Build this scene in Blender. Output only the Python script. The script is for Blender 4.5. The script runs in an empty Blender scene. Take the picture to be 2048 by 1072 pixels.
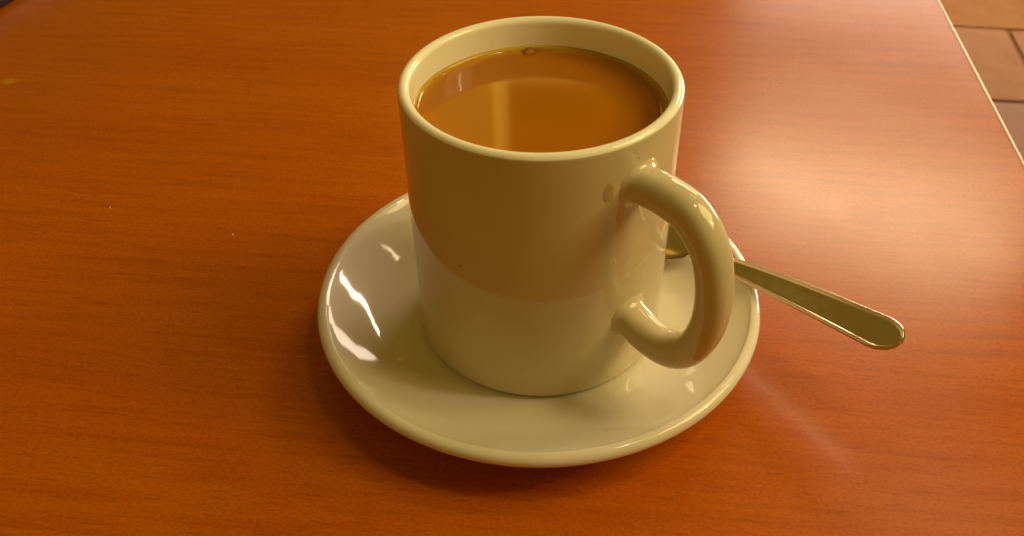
import bpy, bmesh, math, random
from mathutils import Vector, Matrix, noise

random.seed(7)
S = bpy.context.scene
COL = S.collection
R = math.radians

# ------------------------------------------------------------------ camera
cam_d = bpy.data.cameras.new('camera')
cam_d.sensor_width = 36.0
cam_d.lens = 1850.44 / 2048 * 36.0
cam_d.clip_start = 0.01
cam_d.clip_end = 50
cam = bpy.data.objects.new('camera', cam_d)
COL.objects.link(cam)
cr = Vector((0.9998, -0.0137, -0.0160)).normalized()
cf = Vector((0.0, 0.7602, -0.6497)).normalized()
cu = cr.cross(cf).normalized()
cr = cf.cross(cu).normalized()
cam.matrix_world = Matrix(((cr.x, cu.x, -cf.x, -0.0093),
                           (cr.y, cu.y, -cf.y, -0.2368),
                           (cr.z, cu.z, -cf.z, 0.2285),
                           (0, 0, 0, 1)))
cam_d.dof.use_dof = True
cam_d.dof.focus_distance = 0.285
cam_d.dof.aperture_fstop = 24
S.camera = cam

# ------------------------------------------------------------------ light
W = bpy.data.worlds.new('World')
S.world = W
W.use_nodes = True
bg = W.node_tree.nodes['Background']
bg.inputs[0].default_value = (1.0, 0.61, 0.07, 1)
bg.inputs[1].default_value = 0.135


def area(name, loc, target, sx, sy, power, col, roll=0.0, spread=180):
    d = bpy.data.lights.new(name, 'AREA')
    d.shape = 'RECTANGLE'
    d.size = sx
    d.size_y = sy
    d.energy = power
    d.color = col
    d.spread = R(spread)
    o = bpy.data.objects.new(name, d)
    COL.objects.link(o)
    o.location = loc
    q = (Vector(target) - Vector(loc)).to_track_quat('-Z', 'Y')
    o.rotation_euler = (q.to_matrix() @ Matrix.Rotation(roll, 3, 'Z')).to_euler()
    return o


def far_panel(name, frm, az, el, d, wid, hgt, rad, col, roll=0.0):
    """a lamp, window pane or added panel d metres from the point frm, in the direction az, el, with the radiance rad"""
    c = Vector(frm) + d * Vector((math.cos(R(az)) * math.cos(R(el)), math.sin(R(az)) * math.cos(R(el)), math.sin(R(el))))
    return area(name, c, frm, wid, hgt, rad * wid * hgt * math.pi, col, roll)


MID = (0.05, 0.05, 0.02)
# the window behind and to the right: white bands in the saucer, pale far corner of the table
far_panel('window_light', MID, 64, 15.0, 1.45, 0.50, 0.13, 6.0, (1.0, 0.82, 0.62))
# fluorescent tube above it: glow on the laminate, thin line in the saucer
far_panel('tube_light', MID, 61, 32.6, 1.30, 0.48, 0.035, 48, (1.0, 0.75, 0.44))
# glazed door beyond the table, seen in the underside of the spoon
far_panel('door_light', (0.09, -0.02, 0.03), 48, 3, 1.35, 0.55, 0.20, 16, (1.0, 0.82, 0.60))
# warm ceiling light over the table
area('ceiling_light', (0.64, -0.04, 0.66), (0.10, 0.05, 0.0), 0.45, 0.42, 2.9, (1.0, 0.77, 0.28))
# added fill with no visible lamp, brightens the floor beyond the table
area('floor_fill_light', (1.10, 1.75, 0.6), (1.10, 1.75, -0.7), 0.3, 0.3, 4.1, (1.0, 0.74, 0.40), spread=100)
# unseen glowing panels added to draw the pale reflections in the tea
TEA0 = (0, 0, 0.087)
far_panel('tea_reflection_panel', TEA0, 90.8, 31.6, 3.0, 0.05, 0.30, 1.7, (1.0, 0.62, 0.06))
far_panel('tea_reflection_panel', TEA0, 94.4, 31.6, 3.0, 0.32, 0.30, 0.9, (1.0, 0.58, 0.05))
far_panel('tea_band_panel', TEA0, 88.5, 27.9, 3.0, 0.95, 0.13, 0.8, (1.0, 0.66, 0.10))
# small lamps that draw the fine highlights in the glaze
HDL = (0.04, -0.05, 0.085)
far_panel('small_lamp', HDL, -4, 70, 1.8, 0.05, 0.22, 60, (1.0, 0.84, 0.50), 0.5)
far_panel('small_lamp', HDL, -6, 33, 2.0, 0.05, 0.20, 60, (1.0, 0.84, 0.50), 0.4)
far_panel('small_lamp', MID, 46, 51, 1.8, 0.30, 0.03, 12, (1.0, 0.84, 0.50), 0.3)

S.view_settings.view_transform = 'Standard'
S.view_settings.look = 'None'
S.view_settings.gamma = 1.0
S.view_settings.exposure = 0.56
S.render.engine = 'CYCLES'
S.cycles.caustics_reflective = True
S.cycles.blur_glossy = 0.3
S.cycles.use_denoising = True


# ------------------------------------------------------------------ helpers
def link(name, me, mat, parent=None, smooth=True):
    o = bpy.data.objects.new(name, me)
    COL.objects.link(o)
    if mat:
        me.materials.append(mat)
    if smooth:
        me.polygons.foreach_set('use_smooth', [True] * len(me.polygons))
    if parent:
        o.parent = parent
    return o


def empty(name, label, cat, loc=(0, 0, 0), rz=0.0, group=None):
    o = bpy.data.objects.new(name, None)
    o.empty_display_size = 0.02
    COL.objects.link(o)
    o.location = loc
    o.rotation_euler = (0, 0, rz)
    tag(o, label, cat, group)
    return o


def tag(o, label, cat, group=None):
    o['label'] = label
    o['category'] = cat
    if group:
        o['group'] = group


def mesh(name, v, f):
    me = bpy.data.meshes.new(name)
    me.from_pydata([tuple(p) for p in v], [], f)
    me.update()
    bm = bmesh.new()
    bm.from_mesh(me)
    bmesh.ops.recalc_face_normals(bm, faces=bm.faces)
    bm.to_mesh(me)
    bm.free()
    return me


def lathe(name, prof, n=160, wob=0.0):
    """closed or open profile of (r, z); r == 0 makes a pole"""
    v, f, rows = [], [], []
    for r, z in prof:
        if r < 1e-7:
            rows.append([len(v)] * n)
            v.append((0, 0, z))
        else:
            row = []
            for i in range(n):
                a = 2 * math.pi * i / n
                row.append(len(v))
                v.append((r * math.cos(a), r * math.sin(a), z))
            rows.append(row)
    for a, b in zip(rows[:-1], rows[1:]):
        for i in range(n):
            j = (i + 1) % n
            q = []
            for k in (a[i], a[j], b[j], b[i]):
                if k not in q:
                    q.append(k)
            if len(q) > 2:
                f.append(q)
    return mesh(name, v, f)


def arc(cx, cz, r, a0, a1, n):
    return [(cx + r * math.cos(R(a0 + (a1 - a0) * i / n)), cz + r * math.sin(R(a0 + (a1 - a0) * i / n))) for i in range(n + 1)]


def catmull(P, n):
    P = [Vector(p) for p in P]
    Q = [2 * P[0] - P[1]] + P + [2 * P[-1] - P[-2]]
    out = []
    for i in range(1, len(Q) - 2):
        for k in range(n):
            t = k / n
            a, b, c, d = Q[i - 1], Q[i], Q[i + 1], Q[i + 2]
            out.append(0.5 * ((2 * b) + (c - a) * t + (2 * a - 5 * b + 4 * c - d) * t * t + (3 * b - a - 3 * c + d) * t ** 3))
    out.append(P[-1])
    return out


def box(name, x0, x1, y0, y1, z0, z1, bev=0.0, seg=3):
    bm = bmesh.new()
    bmesh.ops.create_cube(bm, size=1)
    for v in bm.verts:
        v.co = Vector(((x0 + x1) / 2 + v.co.x * (x1 - x0), (y0 + y1) / 2 + v.co.y * (y1 - y0), (z0 + z1) / 2 + v.co.z * (z1 - z0)))
    if bev:
        bmesh.ops.bevel(bm, geom=bm.edges[:], offset=bev, segments=seg, profile=0.5, affect='EDGES')
    me = bpy.data.meshes.new(name)
    bm.to_mesh(me)
    bm.free()
    return me


class N:
    def __init__(self, name):
        self.m = bpy.data.materials.new(name)
        self.m.use_nodes = True
        self.t = self.m.node_tree
        self.p = self.t.nodes['Principled BSDF']

    def n(self, typ, **kw):
        o = self.t.nodes.new(typ)
        for k, v in kw.items():
            if isinstance(v, (int, float, tuple)) and k in o.inputs:
                o.inputs[k].default_value = v
            else:
                setattr(o, k, v)
        return o

    def l(self, a, b):
        self.t.links.new(a, b)

    def set(self, **kw):
        for k, v in kw.items():
            self.p.inputs[k.replace('_', ' ')].default_value = v

    def mapping(self, scale, rot=(0, 0, 0)):
        tc = self.n('ShaderNodeTexCoord')
        mp = self.n('ShaderNodeMapping')
        mp.inputs['Scale'].default_value = scale
        mp.inputs['Rotation'].default_value = rot
        self.l(tc.outputs['Object'], mp.inputs['Vector'])
        return mp.outputs[0]

    def noise(self, vec, scale, detail=4, rough=0.55):
        o = self.n('ShaderNodeTexNoise')
        o.inputs['Scale'].default_value = scale
        o.inputs['Detail'].default_value = detail
        o.inputs['Roughness'].default_value = rough
        self.l(vec, o.inputs['Vector'])
        return o.outputs['Fac']

    def ramp(self, fac, stops):
        o = self.n('ShaderNodeValToRGB')
        e = o.color_ramp.elements
        while len(e) < len(stops):
            e.new(0.5)
        for q, (p, c) in zip(e, stops):
            q.position = p
            q.color = (c, c, c, 1) if isinstance(c, (int, float)) else (*c, 1)
        self.l(fac, o.inputs[0])
        return o.outputs[0]

    def mix(self, fac, a, b, blend='MIX'):
        o = self.n('ShaderNodeMix', data_type='RGBA', blend_type=blend)
        for s, v in ((o.inputs[0], fac), (o.inputs[6], a), (o.inputs[7], b)):
            if isinstance(v, (int, float)):
                s.default_value = v
            elif isinstance(v, tuple):
                s.default_value = (*v, 1)
            else:
                self.l(v, s)
        return o.outputs[2]

    def bump(self, h, strength, dist):
        o = self.n('ShaderNodeBump')
        o.inputs['Strength'].default_value = strength
        o.inputs['Distance'].default_value = dist
        self.l(h, o.inputs['Height'])
        self.l(o.outputs[0], self.p.inputs['Normal'])


LZ = 0.0869          # level of the tea

# ------------------------------------------------------------------ materials
def m_wood():
    k = N('cherry_laminate')
    g1 = k.noise(k.mapping((16, 240, 1)), 1.0, 6, 0.62)
    g2 = k.noise(k.mapping((34, 520, 1)), 1.0, 4, 0.6)
    g3 = k.noise(k.mapping((3.0, 26, 1)), 1.0, 3, 0.5)
    pores = k.noise(k.mapping((110, 900, 1)), 1.0, 2, 0.5)
    spk = k.noise(k.mapping((700, 1100, 1)), 1.0, 2, 0.5)
    c = k.ramp(g3, ((0.30, (0.450, 0.094, 0.0005)), (0.72, (0.525, 0.124, 0.0009))))
    c = k.mix(k.ramp(g1, ((0.32, 0.40), (0.54, 0.0))), c, (0.290, 0.046, 0.0005))
    c = k.mix(k.ramp(g2, ((0.50, 0.0), (0.75, 0.30))), c, (0.570, 0.144, 0.0016))
    c = k.mix(k.ramp(pores, ((0.28, 0.38), (0.42, 0.0))), c, (0.22, 0.034, 0.001))
    c = k.mix(k.ramp(spk, ((0.30, 0.42), (0.55, 0.0))), c, (0.26, 0.045, 0.001))
    k.l(c, k.p.inputs['Base Color'])
    rr = k.noise(k.mapping((14, 14, 1)), 1.0, 5, 0.6)
    k.l(k.ramp(rr, ((0.3, 0.22), (0.7, 0.28))), k.p.inputs['Roughness'])
    k.set(IOR=1.5, Specular_IOR_Level=0.40)
    hb = k.noise(k.mapping((900, 900, 900)), 1.0, 2, 0.5)
    k.bump(hb, 0.10, 0.0002)
    return k.m


def m_ceramic(name, ca, cb):
    k = N(name)
    v = k.noise(k.mapping((30, 30, 30)), 1.0, 3, 0.5)
    c = k.mix(k.ramp(v, ((0.3, 0.0), (0.7, 1.0))), ca, cb)
    k.l(c, k.p.inputs['Base Color'])
    k.set(Roughness=0.06, IOR=1.52)
    b = k.noise(k.mapping((70, 70, 70)), 1.0, 2, 0.5)
    k.bump(b, 0.055, 0.0012)
    return k.m


def m_tea():
    k = N('milky_tea')
    v = k.noise(k.mapping((60, 60, 60)), 1.0, 3, 0.5)
    c = k.mix(v, (0.37, 0.120, 0.0022), (0.41, 0.134, 0.0026))
    # the film of tea gets thin where it climbs the wall, so the white glaze shows through it
    tc = k.n('ShaderNodeTexCoord')
    sx = k.n('ShaderNodeSeparateXYZ')
    k.l(tc.outputs['Object'], sx.inputs[0])
    th = k.n('ShaderNodeMapRange')
    th.inputs['From Min'].default_value = LZ + 0.00008
    th.inputs['From Max'].default_value = LZ + 0.0013
    k.l(sx.outputs['Z'], th.inputs['Value'])
    c = k.mix(th.outputs[0], c, (0.60, 0.36, 0.035))
    k.l(c, k.p.inputs['Base Color'])
    k.set(Roughness=0.06, IOR=1.33, Subsurface_Weight=0.12, Subsurface_Scale=0.003)
    k.p.inputs['Subsurface Radius'].default_value = (1.0, 0.45, 0.12)
    return k.m


def m_steel():
    k = N('worn_stainless_steel')
    s = k.noise(k.mapping((300, 300, 300)), 1.0, 4, 0.6)
    k.l(k.ramp(s, ((0.3, 0.16), (0.75, 0.28))), k.p.inputs['Roughness'])
    k.set(Metallic=1.0, Base_Color=(0.64, 0.54, 0.42, 1))
    b = k.noise(k.mapping((130, 130, 130)), 1.0, 2, 0.5)
    k.bump(b, 0.03, 0.0006)
    return k.m


def m_simple(name, col, rough=0.5, **kw):
    k = N(name)
    v = k.noise(k.mapping((200, 200, 200)), 1.0, 3, 0.5)
    c2 = tuple(x * 0.8 for x in col)
    k.l(k.mix(v, c2, col), k.p.inputs['Base Color'])
    k.set(Roughness=rough, **kw)
    return k.m


def m_tile(i, col):
    k = N('terracotta_tile')
    v = k.noise(k.mapping((18, 18, 18)), 1.0, 5, 0.6)
    k.l(k.mix(k.ramp(v, ((0.3, 0.0), (0.7, 1.0))), tuple(x * 0.82 for x in col), col), k.p.inputs['Base Color'])
    k.set(Roughness=0.38)
    return k.m


WOOD, TEA, STEEL = m_wood(), m_tea(), m_steel()
CER = m_ceramic('cream_glazed_ceramic', (0.60, 0.52, 0.35), (0.63, 0.55, 0.39))
SAUC = m_ceramic('pale_saucer_glaze', (0.75, 0.69, 0.60), (0.78, 0.72, 0.64))
INNER = m_ceramic('lightened_inner_ceramic', (0.94, 0.92, 0.78), (0.96, 0.94, 0.82))  # mug ceramic lightened so the inside and lip look better lit
EDGE = m_simple('cream_edge_strip', (0.62, 0.47, 0.26), 0.35)
GROUT = m_simple('dark_grout', (0.25, 0.145, 0.085), 0.8)
LEGM = m_simple('dark_painted_metal', (0.03, 0.03, 0.03), 0.4)
BLACK = m_simple('black_plastic', (0.012, 0.012, 0.013), 0.35)
DRIPA = 0.35
SUGAR = m_simple('sugar', (0.97, 0.95, 0.92), 0.55, Transmission_Weight=1.0, IOR=1.25)
DRIP = m_simple('dried_tea', (0.60, 0.42, 0.12), 0.12, Alpha=DRIPA)


def m_soft(name, col, rx, ry, a):
    k = N(name)
    k.set(Base_Color=(*col, 1), Roughness=0.25)
    vec = k.mapping((1 / rx, 1 / ry, 0))
    ln = k.n('ShaderNodeVectorMath', operation='LENGTH')
    k.l(vec, ln.inputs[0])
    k.l(k.ramp(ln.outputs['Value'], ((0.25, a), (0.95, 0.0))), k.p.inputs['Alpha'])
    return k.m


PATCH = m_soft('soft_yellow_patch', (0.70, 0.36, 0.03), 0.0058, 0.0050, 0.55)
DARKSPOT = m_simple('brown_speck', (0.35, 0.20, 0.06), 0.4, Alpha=0.45)


def m_bubble():
    k = N('bubble_film')
    tr = k.n('ShaderNodeBsdfTransparent')
    tr.inputs[0].default_value = (0.97, 0.93, 0.82, 1)
    gl = k.n('ShaderNodeBsdfGlossy')
    gl.inputs['Roughness'].default_value = 0.02
    lw = k.n('ShaderNodeFresnel')
    lw.inputs[0].default_value = 1.33
    mx = k.n('ShaderNodeMixShader')
    k.l(lw.outputs[0], mx.inputs[0])
    k.l(tr.outputs[0], mx.inputs[1])
    k.l(gl.outputs[0], mx.inputs[2])
    k.l(mx.outputs[0], k.t.nodes['Material Output'].inputs['Surface'])
    return k.m


BUB = m_bubble()

# ------------------------------------------------------------------ floor of quarry tiles, far below the table
FZ = -0.72
PITCH, JOINT = 0.325, 0.011
fl = link('floor', box('floor', -1.6, 1.6, -1.6, 1.6, -0.04, -0.008), GROUT, smooth=False)
fl['kind'] = 'structure'
fl.location = (0.998, 1.673, FZ)
fl.rotation_euler = (0, 0, R(-10))
tile_mats = [m_tile(0, (0.44, 0.235, 0.19)), m_tile(1, (0.43, 0.26, 0.27)), m_tile(2, (0.43, 0.21, 0.12))]
tm = []
for mt in tile_mats:
    me = box('tile', JOINT / 2, PITCH - JOINT / 2, JOINT / 2, PITCH - JOINT / 2, -0.0079, 0.0, 0.002, 2)
    me.materials.append(mt)
    tm.append(me)
for r_ in range(-4, 4):
    for c_ in range(-4, 4):
        me = tm[(2 if r_ >= 0 else (1 if r_ == -2 else 0)) if (r_ + c_) % 4 else (r_ * 3 + c_) % 3]
        o = bpy.data.objects.new('tile', me)
        COL.objects.link(o)
        o.parent = fl
        off = 0.105 if r_ % 2 else 0.105 + PITCH * 0.5
        o.location = (c_ * PITCH + off, r_ * PITCH, random.uniform(-0.0006, 0.0006))

# ------------------------------------------------------------------ table
RZ = math.atan2(-0.0222, 0.1604)          # the right edge leans a little
tbl = empty('table', 'cherry wood laminate table with a pale edge strip under the saucer', 'table', (0.2135, 0.0954, 0.0), RZ)
# local frame: x along the grain (edge at x = 0, table to the left), y along the right edge
TX0, TY0, TY1, TT = -1.15, -0.42, 0.42, 0.028
top = link('table_top', box('table_top', TX0, -0.0016, TY0, TY1, -TT, 0.0), WOOD, tbl, smooth=False)


def strip(name, a, b, nrm):
    """a rounded edge band running from a to b with outward direction nrm"""
    w = 0.0016
    prof = [(0.0, -TT), (0.0, 0.0002)] + [(w * 0.35 + w * 0.65 * math.sin(R(t)), 0.0002 - w * 0.65 * (1 - math.cos(R(t)))) for t in range(0, 91, 15)] + [(w, -TT)]
    v, f = [], []
    for q in (a, b):
        for s, z in prof:
            v.append((q[0] + nrm[0] * s, q[1] + nrm[1] * s, z))
    n = len(prof)
    for i in range(n):
        j = (i + 1) % n
        f.append((i, j, n + j, n + i))
    f.append(tuple(range(n)))
    f.append(tuple(range(2 * n - 1, n - 1, -1)))
    return link(name, mesh(name, v, f), EDGE, tbl, smooth=False)


strip('edge_strip', (-0.0016, TY0), (-0.0016, TY1), (1, 0))
strip('edge_strip', (TX0, TY1), (-0.0016, TY1), (0, 1))
strip('edge_strip', (TX0, TY0), (-0.0016, TY0), (0, -1))
strip('edge_strip', (TX0, TY0), (TX0, TY1), (-1, 0))
lm = box('leg', -0.02, 0.02, -0.02, 0.02, FZ, -TT, 0.003, 2)
lm.materials.append(LEGM)
for x in (TX0 + 0.08, -0.35):
    for y in (TY0 + 0.08, TY1 - 0.08):
        o = bpy.data.objects.new('leg', lm)
        COL.objects.link(o)
        o.parent = tbl
        o.location = (x, y, 0)

# ------------------------------------------------------------------ saucer
RS, HS, rs = 0.0748, 0.0186, 0.00234
HB = 0.0062
prof = [(0, HB), (0.030, HB), (0.043, HB)]
prof += [tuple(v)[:2] for v in catmull([(0.0440, HB + 0.0001, 0), (0.0500, 0.0071, 0), (0.0570, 0.0094, 0), (0.0640, 0.0131, 0), (0.0690, 0.0162, 0), (0.0712, 0.0178, 0)], 6)]
prof += arc(RS - rs, HS - rs, rs, 118, -70, 14)
prof += [(0.0705, 0.0128), (0.066, 0.0093), (0.060, 0.0058), (0.052, 0.0030), (0.0475, 0.0022), (0.0465, 0.0004), (0.0455, 0.0), (0.0435, 0.0), (0.0425, 0.0006), (0.0415, 0.0016), (0.03, 0.0019), (0, 0.0019)]
sau = link('saucer', lathe('saucer', prof, 200), SAUC)
sau.location = (-0.0007, 0, 0)
tag(sau, 'round cream ceramic saucer under the mug', 'saucer')

# ------------------------------------------------------------------ mug
mug = empty('mug', 'cream glazed ceramic mug with a loop handle, filled with milky tea', 'mug', (0, 0, HB))
RT, RL, MH = 0.0411, 0.00175, 0.0915
pr = [(0, 0.0012), (0.034, 0.0012), (0.0355, 0.0002), (0.0372, 0.0)]
pr += arc(RT - 0.0026, 0.0026, 0.0026, -78, 0, 7)
pr += [(RT, 0.012 + i * 0.0125) for i in range(6)]
pr += arc(RT - RL, MH - RL, RL, 0, 180, 16)
ri = RT - 2 * RL
pr += [(ri, 0.075), (ri, 0.04), (ri, 0.014)] + arc(ri - 0.006, 0.011, 0.006, 0, -90, 6) + [(0.02, 0.005), (0, 0.005)]
mb = link('mug_body', lathe('mug_body', pr, 200), CER, mug)
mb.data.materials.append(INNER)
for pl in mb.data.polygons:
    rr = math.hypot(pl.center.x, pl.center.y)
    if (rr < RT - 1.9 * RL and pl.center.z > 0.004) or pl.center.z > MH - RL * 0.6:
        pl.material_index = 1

# handle: oval section swept along a measured loop in one vertical plane
AZ = R(-50.5)
hp = [(37.6, 76.0), (42.0, 76.4), (51.0, 77.0), (59.6, 75.4), (66.8, 68.0), (70.0, 56.0), (69.6, 43.2), (65.4, 31.8), (58.0, 25.6), (48.5, 24.9), (38.2, 28.2)]
path = catmull([(a / 1000, 0, b / 1000) for a, b in hp], 16)
v, f = [], []
NS = 48
tot = sum((path[i + 1] - path[i]).length for i in range(len(path) - 1))
acc = 0
for i, P in enumerate(path):
    T = (path[min(i + 1, len(path) - 1)] - path[max(i - 1, 0)]).normalized()
    nrm = Vector((T.z, 0, -T.x))
    d = min(acc, tot - acc)
    u = acc / tot
    hw = 0.0050 + 0.0007 * (2 * u - 1) ** 2           # across the plane
    ht = 0.0048 + 0.0007 * math.exp(-((u - 0.2) / 0.16) ** 2) + 0.0009 * math.exp(-((u - 0.84) / 0.14) ** 2)           # in the plane
    for k in range(NS):
        a = 2 * math.pi * k / NS
        c, s = math.cos(a), math.sin(a)
        e = 0.86
        off = Vector((0, 1, 0)) * hw * math.copysign(abs(c) ** e, c) + nrm * ht * math.copysign(abs(s) ** e, s)
        q = P + off
        h = math.hypot(q.x, q.y) - RT
        FIL = 0.0026 if u < 0.5 else 0.0022
        if h < FIL and (d < tot * 0.3):
            # glaze fillet: spread the section as it nears the wall, keeping its distance to the wall
            xf = min(max(h / FIL, 0.0), 1.0)
            fil = 0.85 * FIL * (1 - math.sqrt(max(1 - (1 - xf) ** 2, 0)))
            dirn = (Vector((0, 1, 0)) * c * ht + nrm * s * hw)
            dirn.x = 0
            q = q + dirn.normalized() * fil
            q.x = math.sqrt(max((RT + h) ** 2 - q.y ** 2, 1e-6))
        v.append(q)
    if i < len(path) - 1:
        acc += (path[i + 1] - path[i]).length
for i in range(len(path) - 1):
    for k in range(NS):
        j = (k + 1) % NS
        f.append((i * NS + k, i * NS + j, (i + 1) * NS + j, (i + 1) * NS + k))
f.append(tuple(range(NS)))
f.append(tuple(range(len(v) - 1, len(v) - NS - 1, -1)))
hd = link('handle', mesh('handle', v, f), CER, mug)
hd.rotation_euler = (0, 0, AZ)


def on_wall(name, az, z, w, h, t, mat, parent, tear=0.0):
    """a thin domed drop lying on the outer wall of the mug"""
    v, f = [], []
    nr, na = 5, 20
    for i in range(nr + 1):
        rr = i / nr
        hgt = t * (1 - rr ** 2) ** 0.6 if rr < 1 else -0.00005
        for k in range(na):
            a = 2 * math.pi * k / na
            dx = rr * w * math.cos(a) * (1 - tear * 0.5 * (math.sin(a) + 0.2))
            dz = rr * h * math.sin(a)
            A = az + dx / RT
            v.append(((RT + hgt) * math.cos(A), (RT + hgt) * math.sin(A), z + dz))
    for i in range(nr):
        for k in range(na):
            j = (k + 1) % na
            f.append((i * na + k, i * na + j, (i + 1) * na + j, (i + 1) * na + k))
    return link(name, mesh(name, v, f), mat, parent)


on_wall('tea_drip', R(-66.0), 0.0775, 0.0019, 0.0034, 0.00022, DRIP, mug, 0.5)['label'] = 'brown dried tea drip on the outer wall'
on_wall('speck', R(-126), 0.0495, 0.0007, 0.0004, 0.0001, DARKSPOT, mug)
on_wall('speck', R(-52.5), 0.0850, 0.0003, 0.00025, 0.0001, DARKSPOT, mug)

# ------------------------------------------------------------------ tea
ri2 = ri - 0.00003
pt = [(0, LZ)] + [(0.004 * i, LZ) for i in range(1, 8)]
for i in range(22):
    r_ = 0.0295 + (ri2 - 0.0295) * i / 21
    pt.append((r_, LZ + 0.0017 * math.exp(-(ri2 - r_) / 0.0011)))
pt += [(ri2, 0.05), (ri2, 0.022), (0.028, 0.0119), (0, 0.0119)]
tea = link('milky_tea', lathe('milky_tea', pt, 160), TEA)
tag(tea, 'orange brown milky tea filling the cream mug nearly to the rim', 'tea')


def bubble(az, rr, r):
    bm = bmesh.new()
    bmesh.ops.create_uvsphere(bm, u_segments=20, v_segments=12, radius=r)
    me = bpy.data.meshes.new('bubble')
    bm.to_mesh(me)
    bm.free()
    o = link('bubble', me, BUB, tea)
    o.location = (rr * math.cos(az), rr * math.sin(az), LZ + 0.0017 * math.exp(-(ri2 - rr) / 0.0011) + r * 0.15)
    o.scale = (1, 1, 0.7)


for a, d, r_ in ((93.2, 1.9, 0.0018), (88.6, 1.2, 0.0009), (85.6, 1.1, 0.0006), (82.2, 0.9, 0.0005), (96.5, 1.4, 0.0007), (104, 1.0, 0.0004),
                 (172, 1.0, 0.0005), (174, 1.3, 0.0006), (176.5, 1.0, 0.0005), (179, 1.1, 0.0004), (150, 0.8, 0.0005), (168, 1.6, 0.0004)):
    bubble(R(a), ri2 - d / 1000, r_)

# ------------------------------------------------------------------ spoon
tip = Vector((0.1058, -0.0440, 0.0315))
neck = Vector((0.0580, 0.0172, 0.0162))
ax = (neck - tip)
L1 = ax.length
axn = ax.normalized()
flat = Vector((axn.x, axn.y, 0)).normalized()
ROLL = R(27)
side = Vector((0, 0, 1)).cross(flat).normalized()
side = (Matrix.Rotation(-ROLL, 3, flat) @ side).normalized()
upb = flat.cross(side).normalized()
spn = empty('teaspoon', 'stainless steel teaspoon resting on the saucer rim behind the mug handle', 'spoon', (0, 0, 0))
L2 = 0.043


def station(s):
    """centre, half width, bowl depth at arc length s from the handle's end"""
    if s < L1:
        u = s / L1
        c = tip + axn * s
        c.z += 0.0012 * math.sin(math.pi * u)
        w = 0.00225 + (0.0063 - 0.00225) * (1 - u) ** 0.62
        if s < 0.0090:
            w *= math.sqrt(max(1 - ((0.0090 - s) / 0.0090) ** 2.3, 0.0001))
        return c, w, 0.0
    t = (s - L1) / L2
    c = neck + flat * (s - L1)
    c.z += 0.0010 * math.sin(min(t * 3, 1) * math.pi / 2)
    e = math.sqrt(max(1 - ((t - 0.53) / 0.47) ** 2, 0.0)) if t > 0.06 else 0
    w = max(0.0131 * e * (1 - 0.10 * (t - 0.5)), 0.00225 * max(0, 1 - t * 1.5)) + 0.0001
    return c, w, 0.0052 * e ** 1.2


def spoon_part(name, ss, bowl):
    v, f = [], []
    m = 26
    th = 0.0008
    for s in ss:
        c, w, dep = station(s)
        up = upb.copy() if bowl else axn.cross(side).normalized()
        if up.z < 0:
            up = -up
        ring = []
        for k in range(m + 1):
            t = -1 + 2 * k / m
            t = math.copysign(1 - (1 - abs(t)) ** 1.25, t)
            if bowl:
                h = -dep * (1 - t * t)
            else:
                d = (1 - abs(t)) * w * 1000        # mm from the border
                h = 0.00055 * math.exp(-((d - 0.75) / 0.45) ** 2) - 0.00035 * math.exp(-(d / 0.30) ** 2) + 0.0001
            ring.append(c + side * (t * w) + up * h)
        for k in range(m - 1, 0, -1):
            t = -1 + 2 * k / m
            t = math.copysign(1 - (1 - abs(t)) ** 1.25, t)
            h = (-dep * (1 - t * t) - th) if bowl else -0.0013 * (1 - t ** 4) - 0.0003
            ring.append(c + side * (t * w * 0.995) + up * h)
        v += ring
    n = 2 * m
    for i in range(len(ss) - 1):
        for k in range(n):
            j = (k + 1) % n
            f.append((i * n + k, i * n + j, (i + 1) * n + j, (i + 1) * n + k))
    f.append(tuple(range(n)))
    f.append(tuple(range(len(v) - 1, len(v) - n - 1, -1)))
    return link(name, mesh(name, v, f), STEEL, spn)


hs_ = [0.0090 * (1 - math.cos(math.pi / 2 * i / 16)) for i in range(16)] + [0.0090 + (L1 - 0.0090) * i / 40 for i in range(41)]
spoon_part('spoon_handle', hs_, False)
spoon_part('spoon_bowl', [L1 - 0.0002 + (L2 + 0.0002) * i / 44 for i in range(45)], True)

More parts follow.
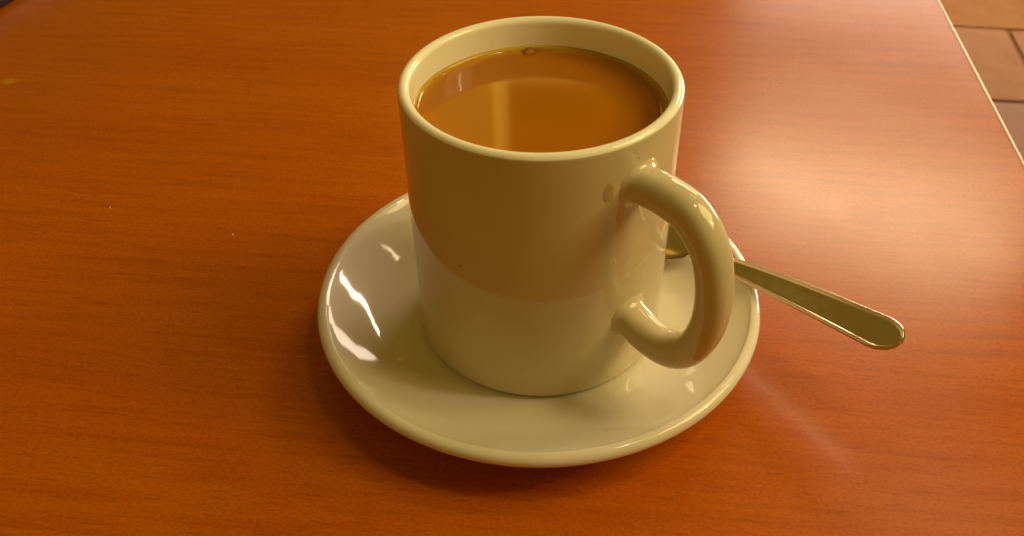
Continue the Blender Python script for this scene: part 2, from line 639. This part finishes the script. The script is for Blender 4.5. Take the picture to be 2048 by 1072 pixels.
# ------------------------------------------------------------------ grains of sugar on the laminate
def grain(loc, s, label):
    bm = bmesh.new()
    bmesh.ops.create_icosphere(bm, subdivisions=1, radius=s)
    for q in bm.verts:
        q.co *= random.uniform(0.75, 1.2)
        q.co.z *= 0.7
    zmin = min(q.co.z for q in bm.verts)
    for q in bm.verts:
        q.co.z -= zmin
    me = bpy.data.meshes.new('sugar_grain')
    bm.to_mesh(me)
    bm.free()
    o = link('sugar_grain', me, SUGAR, smooth=False)
    o.location = (*loc, 0.0001)
    o.rotation_euler = (0, 0, random.uniform(0, 6))
    tag(o, label, 'sugar grain', 'sugar grains scattered on the table')


for q, lb in (((0.1135, 0.1565), 'left grain of the close pair of sugar grains right of the mug'),
              ((0.117, 0.1559), 'right grain of the close pair of sugar grains right of the mug'),
              ((0.1226, 0.1643), 'rightmost white sugar grain of the cluster right of the mug'),
              ((0.1201, 0.1694), 'farthest white sugar grain of the cluster right of the mug')):
    grain(q, 0.00050, lb)
grain((0.1031, 0.1494), 0.0004, 'tiny white sugar grain nearest the mug, just left of the cluster')
grain((-0.1204, 0.0545), 0.00045, 'tiny white sugar grain on the table above left of the saucer')
grain((-0.0879, -0.0212), 0.00045, 'tiny white sugar grain just left of the saucer rim')
grain((-0.1757, 0.0747), 0.0004, 'tiny white sugar grain far out on the left of the table')

# a small yellowish patch at the far left, fading out at its rim
v, f = [], []
na = 28
v.append((0, 0, 0.0003))
for ring, hh in ((0.6, 0.00025), (1.0, 0.00004)):
    for k in range(na):
        a = 2 * math.pi * k / na
        rr = ring * (1 + 0.12 * math.sin(3 * a + 1) + 0.06 * math.sin(5 * a))
        v.append((0.0058 * rr * math.cos(a), 0.0050 * rr * math.sin(a), hh))
for k in range(na):
    f.append((0, 1 + k, 1 + (k + 1) % na))
    f.append((1 + k, 1 + na + k, 1 + na + (k + 1) % na, 1 + (k + 1) % na))
sp = link('yellow_patch', mesh('yellow_patch', v, f), PATCH)
sp.location = (-0.2615, 0.183, 0.0002)
tag(sp, 'small yellowish patch at the far left of the table', 'spill')

# the dark thing whose edge shows in the far left corner
bc = link('black_case', box('black_case', -0.16, 0.0, -0.03, 0.09, 0.0, 0.014, 0.005, 4), BLACK)
bc.location = (-0.3030, 0.2530, 0.0)
bc.rotation_euler = (0, 0, R(-16))
tag(bc, 'flat black case just showing in the far left corner of the table', 'case')
